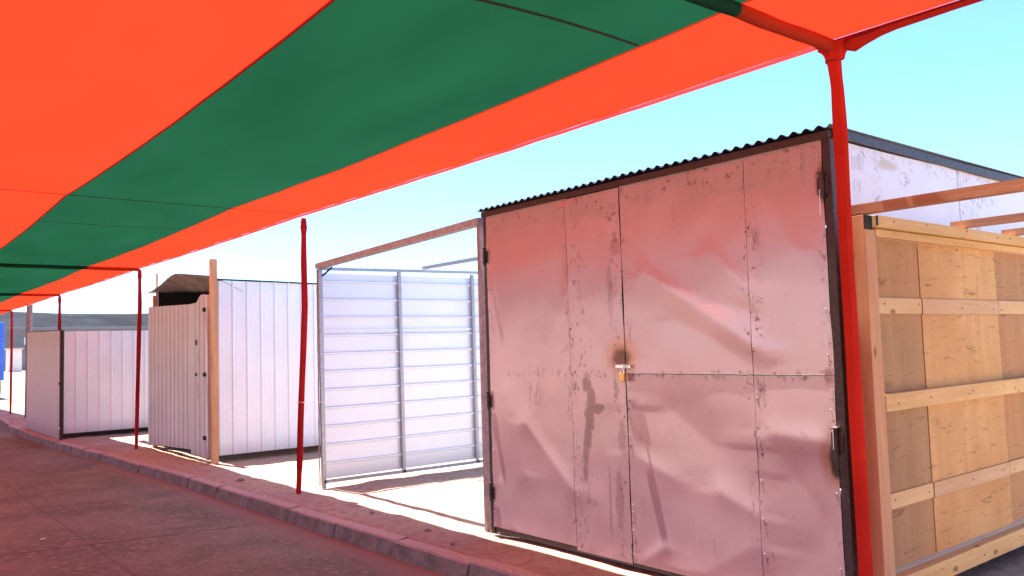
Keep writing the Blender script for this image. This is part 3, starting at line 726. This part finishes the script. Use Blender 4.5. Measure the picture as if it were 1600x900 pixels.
for z in (2.21, 1.27, .36):
    bm = bmesh.new(); box(bm, (4.09, 12.19, z - .03), (4.12, 12.25, z + .03), .004); obj('hinge', bm, M['black'], dn)
for lo, hi in (((4.112, 12.60, 1.70), (4.128, 12.63, 1.78)), ((4.115, 12.62, 1.24), (4.13, 12.66, 1.29))):
    bm = bmesh.new(); box(bm, lo, hi, .002); obj('latch', bm, M['darkiron'], dn)
for y in (15.05,):
    bm = bmesh.new(); beam(bm, (4.22, y, -.01), (4.22, y, 2.60), .07, .07, .004, up=(1, 0, 0)); obj('stud', bm, M['pine_v'], s3)
def rz(y):
    P = [(11.95, 2.68), (13.75, 2.875), (14.1, 2.855), (14.6, 2.75), (15.2, 2.675), (16.0, 2.69), (16.9, 2.75), (17.4, 2.79)]
    for (a, za), (b_, zb_) in zip(P, P[1:]):
        if a <= y <= b_: t = (y - a) / (b_ - a); return za + (zb_ - za) * t
    return P[0][1] if y < 12 else P[-1][1]
bm = bmesh.new()
pr = ribs(12.09, 15.9, 12.1, h=.010, minor=False); dd3 = {round(a, 6): b_ for a, b_ in pr}; us = sorted(set(list(dd3) + []))
def rdv(y): 
    return dd3.get(y, 0)
grid(bm, lin(0, 1, 14), us, lambda t, y: Vector((4.18 + .46 * t, y, rz(y) * (1 - t) + (2.48 + .066 * (y - 12.3)) * t + rdv(y))), thick=(0, 0, .001))
obj('roof_sheet', bm, M['roofunder'], s3, True, 'warped loose roof sheet over the front')
bm = bmesh.new(); grid(bm, lin(0, 1, 4), lin(15.9, 17.3, 8), lambda t, y: Vector((4.16 + .14 * t, y, rz(y) - .01 + .01 * t)), thick=(0, 0, .001)); obj('roof_flashing', bm, M['primer'], s3, True)
bm = bmesh.new(); grid(bm, lin(4.5, 7.4, 4), lin(12.2, 15.29, 6), lambda x, y: Vector((x, y, 2.480 + .066 * (y - 12.3))), thick=(0, 0, .002)); obj('roof', bm, M['black'], s3)  # black colour stands in for the shade under the roof
bm = bmesh.new(); box(bm, (7.4, 12.1, .1), (7.41, 15.3, 2.6)); obj('back_panel', bm, M['black'], s3)  # painted black so the interior reads as dark
bm = bmesh.new(); box(bm, (4.34, 15.28, .1), (7.4, 15.29, 2.69)); obj('side_panel', bm, M['black'], s3, label='far side wall, coloured black for the shade inside')  # interior shade put into the wall colour, seen through the gap
bm = bmesh.new(); beam(bm, (4.30, 15.22, 0), (4.30, 15.22, 3.0), .03, .03, .002, up=(1, 0, 0)); obj('stick', bm, M['pine_v'], s3)

# ------------------------------------------------------------------ far low shed at the kerb
s4 = thing('ribbed_shed', (3.36, 20, 0), 'low ribbed metal shed standing right at the kerb with a dark corner post', 'shed')
bm = bmesh.new(); vwall_x(bm, 3.415, 7.2, 18.30, .10, 2.10, 3.43); obj('side_panel', bm, M['ribbed_white'], s4)
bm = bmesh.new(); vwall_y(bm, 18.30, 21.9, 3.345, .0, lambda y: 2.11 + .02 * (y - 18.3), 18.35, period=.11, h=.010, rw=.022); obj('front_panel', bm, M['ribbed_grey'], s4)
bm = bmesh.new(); beam(bm, (3.375, 18.27, -.01), (3.375, 18.27, 2.12), .07, .06, .003, up=(1, 0, 0)); obj('corner_post', bm, M['darkiron'], s4)
bm = bmesh.new(); beam(bm, (3.36, 18.25, 2.125), (3.36, 21.95, 2.20), .03, .015, .001, seg=12, warp=.01); obj('roof_edge', bm, M['darkiron'], s4)
bm = bmesh.new(); grid(bm, lin(3.42, 7.2, 6), lin(18.32, 21.9, 8), lambda x, y: Vector((x, y, 2.085 + .02 * (y - 18.3))), thick=(0, 0, .002)); obj('roof', bm, M['roofsheet'], s4)
bm = bmesh.new(); box(bm, (3.36, 21.9, .05), (7.2, 21.91, 2.1)); obj('side_panel', bm, M['ribbed_grey'], s4)
bm = bmesh.new(); box(bm, (7.2, 18.3, .05), (7.21, 21.9, 2.05)); obj('back_panel', bm, M['ribbed_grey'], s4)
for z in (1.08, .22):
    bm = bmesh.new(); box(bm, (3.32, 18.20, z - .02), (3.345, 18.28, z + .02), .003); obj('hinge', bm, M['steel'] if z < 1 else M['black'], s4)

# rotten post and leaning stump beyond it
bm = bmesh.new(); tube(bm, [(4.05, 26.3, -.05), (4.06, 26.32, 1), (4.05, 26.3, 2.1), (4.06, 26.28, 3.1)], [.095, .09, .08, .075], 12, True, lambda a, k: .1 * N(k, a, 0, .9))
wo = obj('timber_pole', bm, simple('weathered_pole', (.26, .21, .22), .9, 0, .4, 20, .4), None, True); tag(wo, 'weathered grey round timber pole beyond the low shed at the kerb', 'pole')
bm = bmesh.new(); beam(bm, (4.17, 26.15, 0), (4.14, 26.15, 2.1), .05, .12, .004, up=(1, 0, 0)); wo = obj('timber_plank', bm, M['pine_v'], None); tag(wo, 'tan upright plank leaning on the grey round pole', 'plank')
bm = bmesh.new(); tube(bm, [(3.85, 24.5, -.02), (3.95, 24.7, .25), (4.02, 25.0, .7), (4.05, 25.2, 1.3)], [.13, .10, .07, .05], 10, True, lambda a, k: .2 * N(k, a, 0, 1.2))
wo = obj('tree_stump', bm, M['stone'], None, True); tag(wo, 'dark leaning stump at the foot of the far grey pole', 'stump')

# ------------------------------------------------------------------ timber stall at the right
ws = thing('timber_stall', (4.07, .6, 0), 'unfinished open stall of pine framing with one plywood wall, nearest the camera', 'stall')
WY = 2.14
def wb(name, lo, hi, mat, label=None, par=ws, bev=.003):
    bm = bmesh.new(); box(bm, lo, hi, bev); return obj(name, bm, M[mat], par, False, label)
wb('corner_post', (4.045, WY - .0, .0), (4.115, WY + .075, 2.165), 'pine_v')
wb('trim_stud', (4.119, WY + .004, .24), (4.160, WY + .066, 2.095), 'pine_v')
wb('top_plate', (4.125, WY - .025, 2.105), (7.1, WY + .05, 2.165), 'pine_x')
wb('top_plate', (4.17, WY + .004, 2.060), (7.1, WY + .045, 2.101), 'pine_x')
wb('middle_rail', (4.17, WY + .004, 1.155), (7.1, WY + .045, 1.245), 'pine_x')
wb('bottom_plate', (4.17, WY - .012, .225), (7.1, WY + .045, .325), 'pine_x')
PY = WY + .048
def ply(x0, x1, z0, z1, mat, off=0., label=None):
    bm = bmesh.new(); grid(bm, lin(x0, x1, 12), lin(z0, z1, 16), lambda x, z: Vector((x, PY + off + .0012 * N(x, z, 0, 1.4), z)), thick=(0, .012, 0)); return obj('plywood_sheet', bm, M[mat], ws, True, label)
ply(4.166, 4.70, .35, 2.06, 'ply_dark', 0, 'narrow brown plywood sheet by the corner post')
ply(4.706, 5.736, .35, 2.06, 'ply_pale', -.004, 'wide pale plywood sheet')
ply(5.744, 7.1, .35, 2.06, 'ply_mid', .003, 'orange brown plywood sheet')
for z0, z1 in ((1.66, 1.745), (.65, .73)):
    wb('batten', (4.17, PY - .009, z0), (4.700, PY - .003, z1), 'pale_x')
    wb('batten', (4.706, PY - .0115, z0 - .004), (5.736, PY - .0085, z1), 'mid_x')
    wb('batten', (5.746, PY - .009, z0), (7.1, PY - .003, z1), 'pale_x')
for x in (7.06,): wb('corner_post', (x, WY - .0, .0), (x + .07, WY + .075, 2.165), 'pine_v')
bm = bmesh.new(); beam(bm, (4.08, WY + .085, 2.195), (4.08, -.95, 2.195), .07, .050, .003, seg=12, warp=.004); obj('roof_beam', bm, M['pine_y'], ws)
for x in (5.20, 5.95, 7.08):
    bm = bmesh.new(); beam(bm, (x, WY + .06, 2.190), (x, -.95, 2.190), .05, .045, .003, seg=10, warp=.004); obj('roof_beam', bm, M['pine_y'], ws)
wb('corner_post', (4.045, -.95, .0), (4.115, -.88, 2.165), 'pine_v'); wb('corner_post', (7.06, -.95, .0), (7.13, -.88, 2.165), 'pine_v')
wb('back_plate', (7.14, -.95, 2.105), (7.18, WY + .07, 2.165), 'pine_y')
bm = bmesh.new(); box(bm, (4.042, WY - .006, 2.09), (4.116, WY - .001, 2.162), .0); box(bm, (4.118, WY - .030, 2.11), (4.135, WY - .026, 2.162)); obj('corner_wrap', bm, M['black'], ws)

nm = bmesh.new(); bmesh.ops.create_cone(nm, cap_ends=True, segments=8, radius1=.0045, radius2=.0045, depth=.003, matrix=Matrix.Rotation(math.pi / 2, 4, 'X'))
n0 = bpy.data.meshes.new('nail_head'); nm.to_mesh(n0); nm.free(); n0.materials.append(M['darkiron'])
random.seed(5)
for z, yf in ((2.135, WY - .025), (1.20, WY + .004), (.275, WY - .012), (1.70, PY - .0115), (.69, PY - .0115)):
    for x in (4.30, 4.66, 5.18, 5.66, 5.80, 6.2):
        o = bpy.data.objects.new('nail_head', n0); COL.objects.link(o); o.parent = ws
        o.location = Vector((x + random.uniform(-.03, .03), yf - (.001 if 4.7 < x < 5.7 or yf < PY - .02 else -.0015), z + random.uniform(-.015, .015))) - ws.location

# ------------------------------------------------------------------ far things
# blue box trailer
tr = thing('box_trailer', (4.0, 44, 0), 'bright blue box trailer parked far down the road at the left edge', 'trailer')
TX, TY = 5.28, 40.0
bm = bmesh.new(); box(bm, (TX - 2.3, TY, .75), (TX, TY + 6, 3.15), .04); obj('box', bm, M['blue'], tr)
bm = bmesh.new(); box(bm, (TX - 2.1, TY + .1, .55), (TX - .1, TY + 5.9, .74), .02); obj('chassis', bm, M['black'], tr)
for x in (TX - .25, TX - 2.25):
    for y in (TY + 1.0, TY + 4.6):
        bm = bmesh.new(); tube(bm, [(x - .02, y, .38), (x + .22, y, .38)], .38, 22); ww = obj('wheel', bm, M['rubber'], tr, True)
        bm = bmesh.new(); tube(bm, [(x - .03, y, .38), (x + .235, y, .38)], .19, 16); obj('rim', bm, M['steel'], ww, True)
bm = bmesh.new(); box(bm, (TX - 1.16, TY - .02, .8), (TX - 1.13, TY - .001, 3.1)); tube(bm, [(TX - .4, TY - .03, .8), (TX - .4, TY - .03, 3.1)], .02, 6); obj('door_bar', bm, M['steel'], tr)

def P(az_deg, r): a = math.radians(az_deg); return Vector((math.sin(a) * r, math.cos(a) * r, 0))
# long low warehouse
wh = thing('warehouse', (30, 150, 0), 'long low grey warehouse on the far side of the open ground', 'warehouse')
wg = simple('warehouse_wall', (.16, .165, .18), .7, 0, .2, .3, .05)
bm = bmesh.new(); box(bm, (4, 150, 0), (95, 175, 6.3)); obj('wall', bm, wg, wh)
bm = bmesh.new(); box(bm, (3.5, 149.5, 6.3), (95.5, 175.5, 6.75), .05); obj('roof', bm, simple('warehouse_roof', (.16, .16, .18), .5, .1, .15, .3, .05), wh)
for x in (22.4, 30, 47, 66):
    bm = bmesh.new(); box(bm, (x, 149.9, 4.0), (x + 1.5, 149.99, 5.2)); obj('window', bm, simple('pale_window', (.42, .50, .6), .2, 0, .1, 1, 0), wh)
# slatted yard fence
fe = thing('slat_fence', (20, 140, 0), 'low blue grey slatted fence in front of the grey warehouse', 'fence')
for k in range(6):
    bm = bmesh.new(); box(bm, (6, 140, .25 + k * .4), (80, 140.06, .5 + k * .4)); obj('rail', bm, simple('fence_slat', (.14, .16, .19), .6, 0, .2, .5, 0), fe)
for x in range(6, 81, 6):
    bm = bmesh.new(); box(bm, (x, 140.07, 0), (x + .15, 140.2, 2.7)); obj('post', bm, M['galv'], fe)
# pale kiosks between
pk = simple('kiosk_panel', (.72, .70, .68), .6, 0, .15, 1, 0); pr_ = simple('kiosk_roof', (.6, .42, .32), .6, 0, .2, 1, 0)
kiosks = [(17.9, 132, 1.6, 'pale kiosk with a flat tan roof, seen just right of the blue trailer'), (20.6, 130, 1.9, 'pale kiosk with a flat tan roof, left of the grey round pole'),
          (29.5, 118, 3.0, 'wide pale kiosk with tan roof, left of the two above the low shed'), (36.5, 118, 2.6, 'wide pale kiosk with tan roof, right of the two above the low shed')]
for (x, y, wd, lb) in kiosks:
    k = thing('kiosk', (x, y, 0), lb, 'kiosk', 'pale kiosks across the open ground')
    hgt = 3.3 if y > 125 else 4.35
    bm = bmesh.new(); box(bm, (x, y, 0), (x + wd, y + 2.4, hgt - .2)); obj('wall', bm, pk, k)
    bm = bmesh.new(); box(bm, (x - .2, y - .3, hgt - .2), (x + wd + .2, y + 2.6, hgt)); obj('roof', bm, pr_, k)
# street light behind the low shed
lp = thing('street_lamp', (33.2, 112, 0), 'slim grey street lamp rising behind the low shed at the kerb', 'street lamp')
bm = bmesh.new(); tube(bm, [(33.2, 112, 0), (33.2, 112, 5.9)], [.12, .09], 8); obj('post', bm, M['galv'], lp)
bm = bmesh.new(); box(bm, (32.8, 111.85, 5.9), (33.6, 112.15, 6.1), .03); obj('lamp_head', bm, M['galv'], lp)

# ------------------------------------------------------------------ stones and gravel
random.seed(11)
def rock(bm, c, s, seed):
    r = bmesh.ops.create_icosphere(bm, subdivisions=2 if s > .02 else 1, radius=s)
    q = Matrix.Rotation(random.random() * 6, 3, 'Z')
    for v in r['verts']:
        d = v.co.copy(); k = 1 + .45 * N(d.x / s, d.y / s, d.z / s + seed, 1.1)
        v.co = q @ Vector((d.x * k * 1.25, d.y * k, d.z * k * .6)) + Vector(c)
stones = [((3.86, 10.2), .040, 'dark angular stone on the dirt strip between the two nearest leaning red poles'), ((3.98, 7.15), .022, 'small dark stone on the dirt in front of the open silver stall'),
          ((3.93, 6.1), .026, 'fist sized stone lying near the left foot of the buckled double doors'), ((3.80, 5.55), .018, 'pebble by the kerb in front of the buckled double doors')]
for i, ((x, y), s, lb) in enumerate(stones):
    bm = bmesh.new(); rock(bm, (0, 0, 0), s, i * 7); o = obj('stone', bm, M['stone'], None); o.location = (x, y, s * .25); tag(o, lb, 'stone', 'loose stones on the dirt strip')
bm = bmesh.new()
for i in range(380):
    y = random.uniform(2.5, 20) if random.random() < .7 else random.uniform(3, 9); x = kx(y) + random.choice([random.uniform(.17, .6), random.uniform(.17, 2.5)])
    if y < 5.6 and x > 4.2 and y > 2.3: continue
    rock(bm, (x, y, .002), random.uniform(.003, .008) * (1.4 if random.random() < .1 else 1), i)
for i in range(120):
    y = random.uniform(3.5, 14); rock(bm, (kx(y) - abs(random.gauss(0, .35)) - .02, y, -.127), random.uniform(.002, .007), i)
gv = obj('gravel', bm, M['dirt'], None); gv['kind'] = 'stuff'
bm = bmesh.new(); box(bm, (0, 0, 0), (.05, .03, .004), .001)
o = obj('paper_scrap', bm, simple('paper', (.75, .72, .68), .8, 0, .1, 20, 0), None); o.location = (1.50, 8.95, -.122); o.rotation_euler = (0.05, 0, .5); tag(o, 'tiny white paper scrap lying on the concrete road', 'litter')
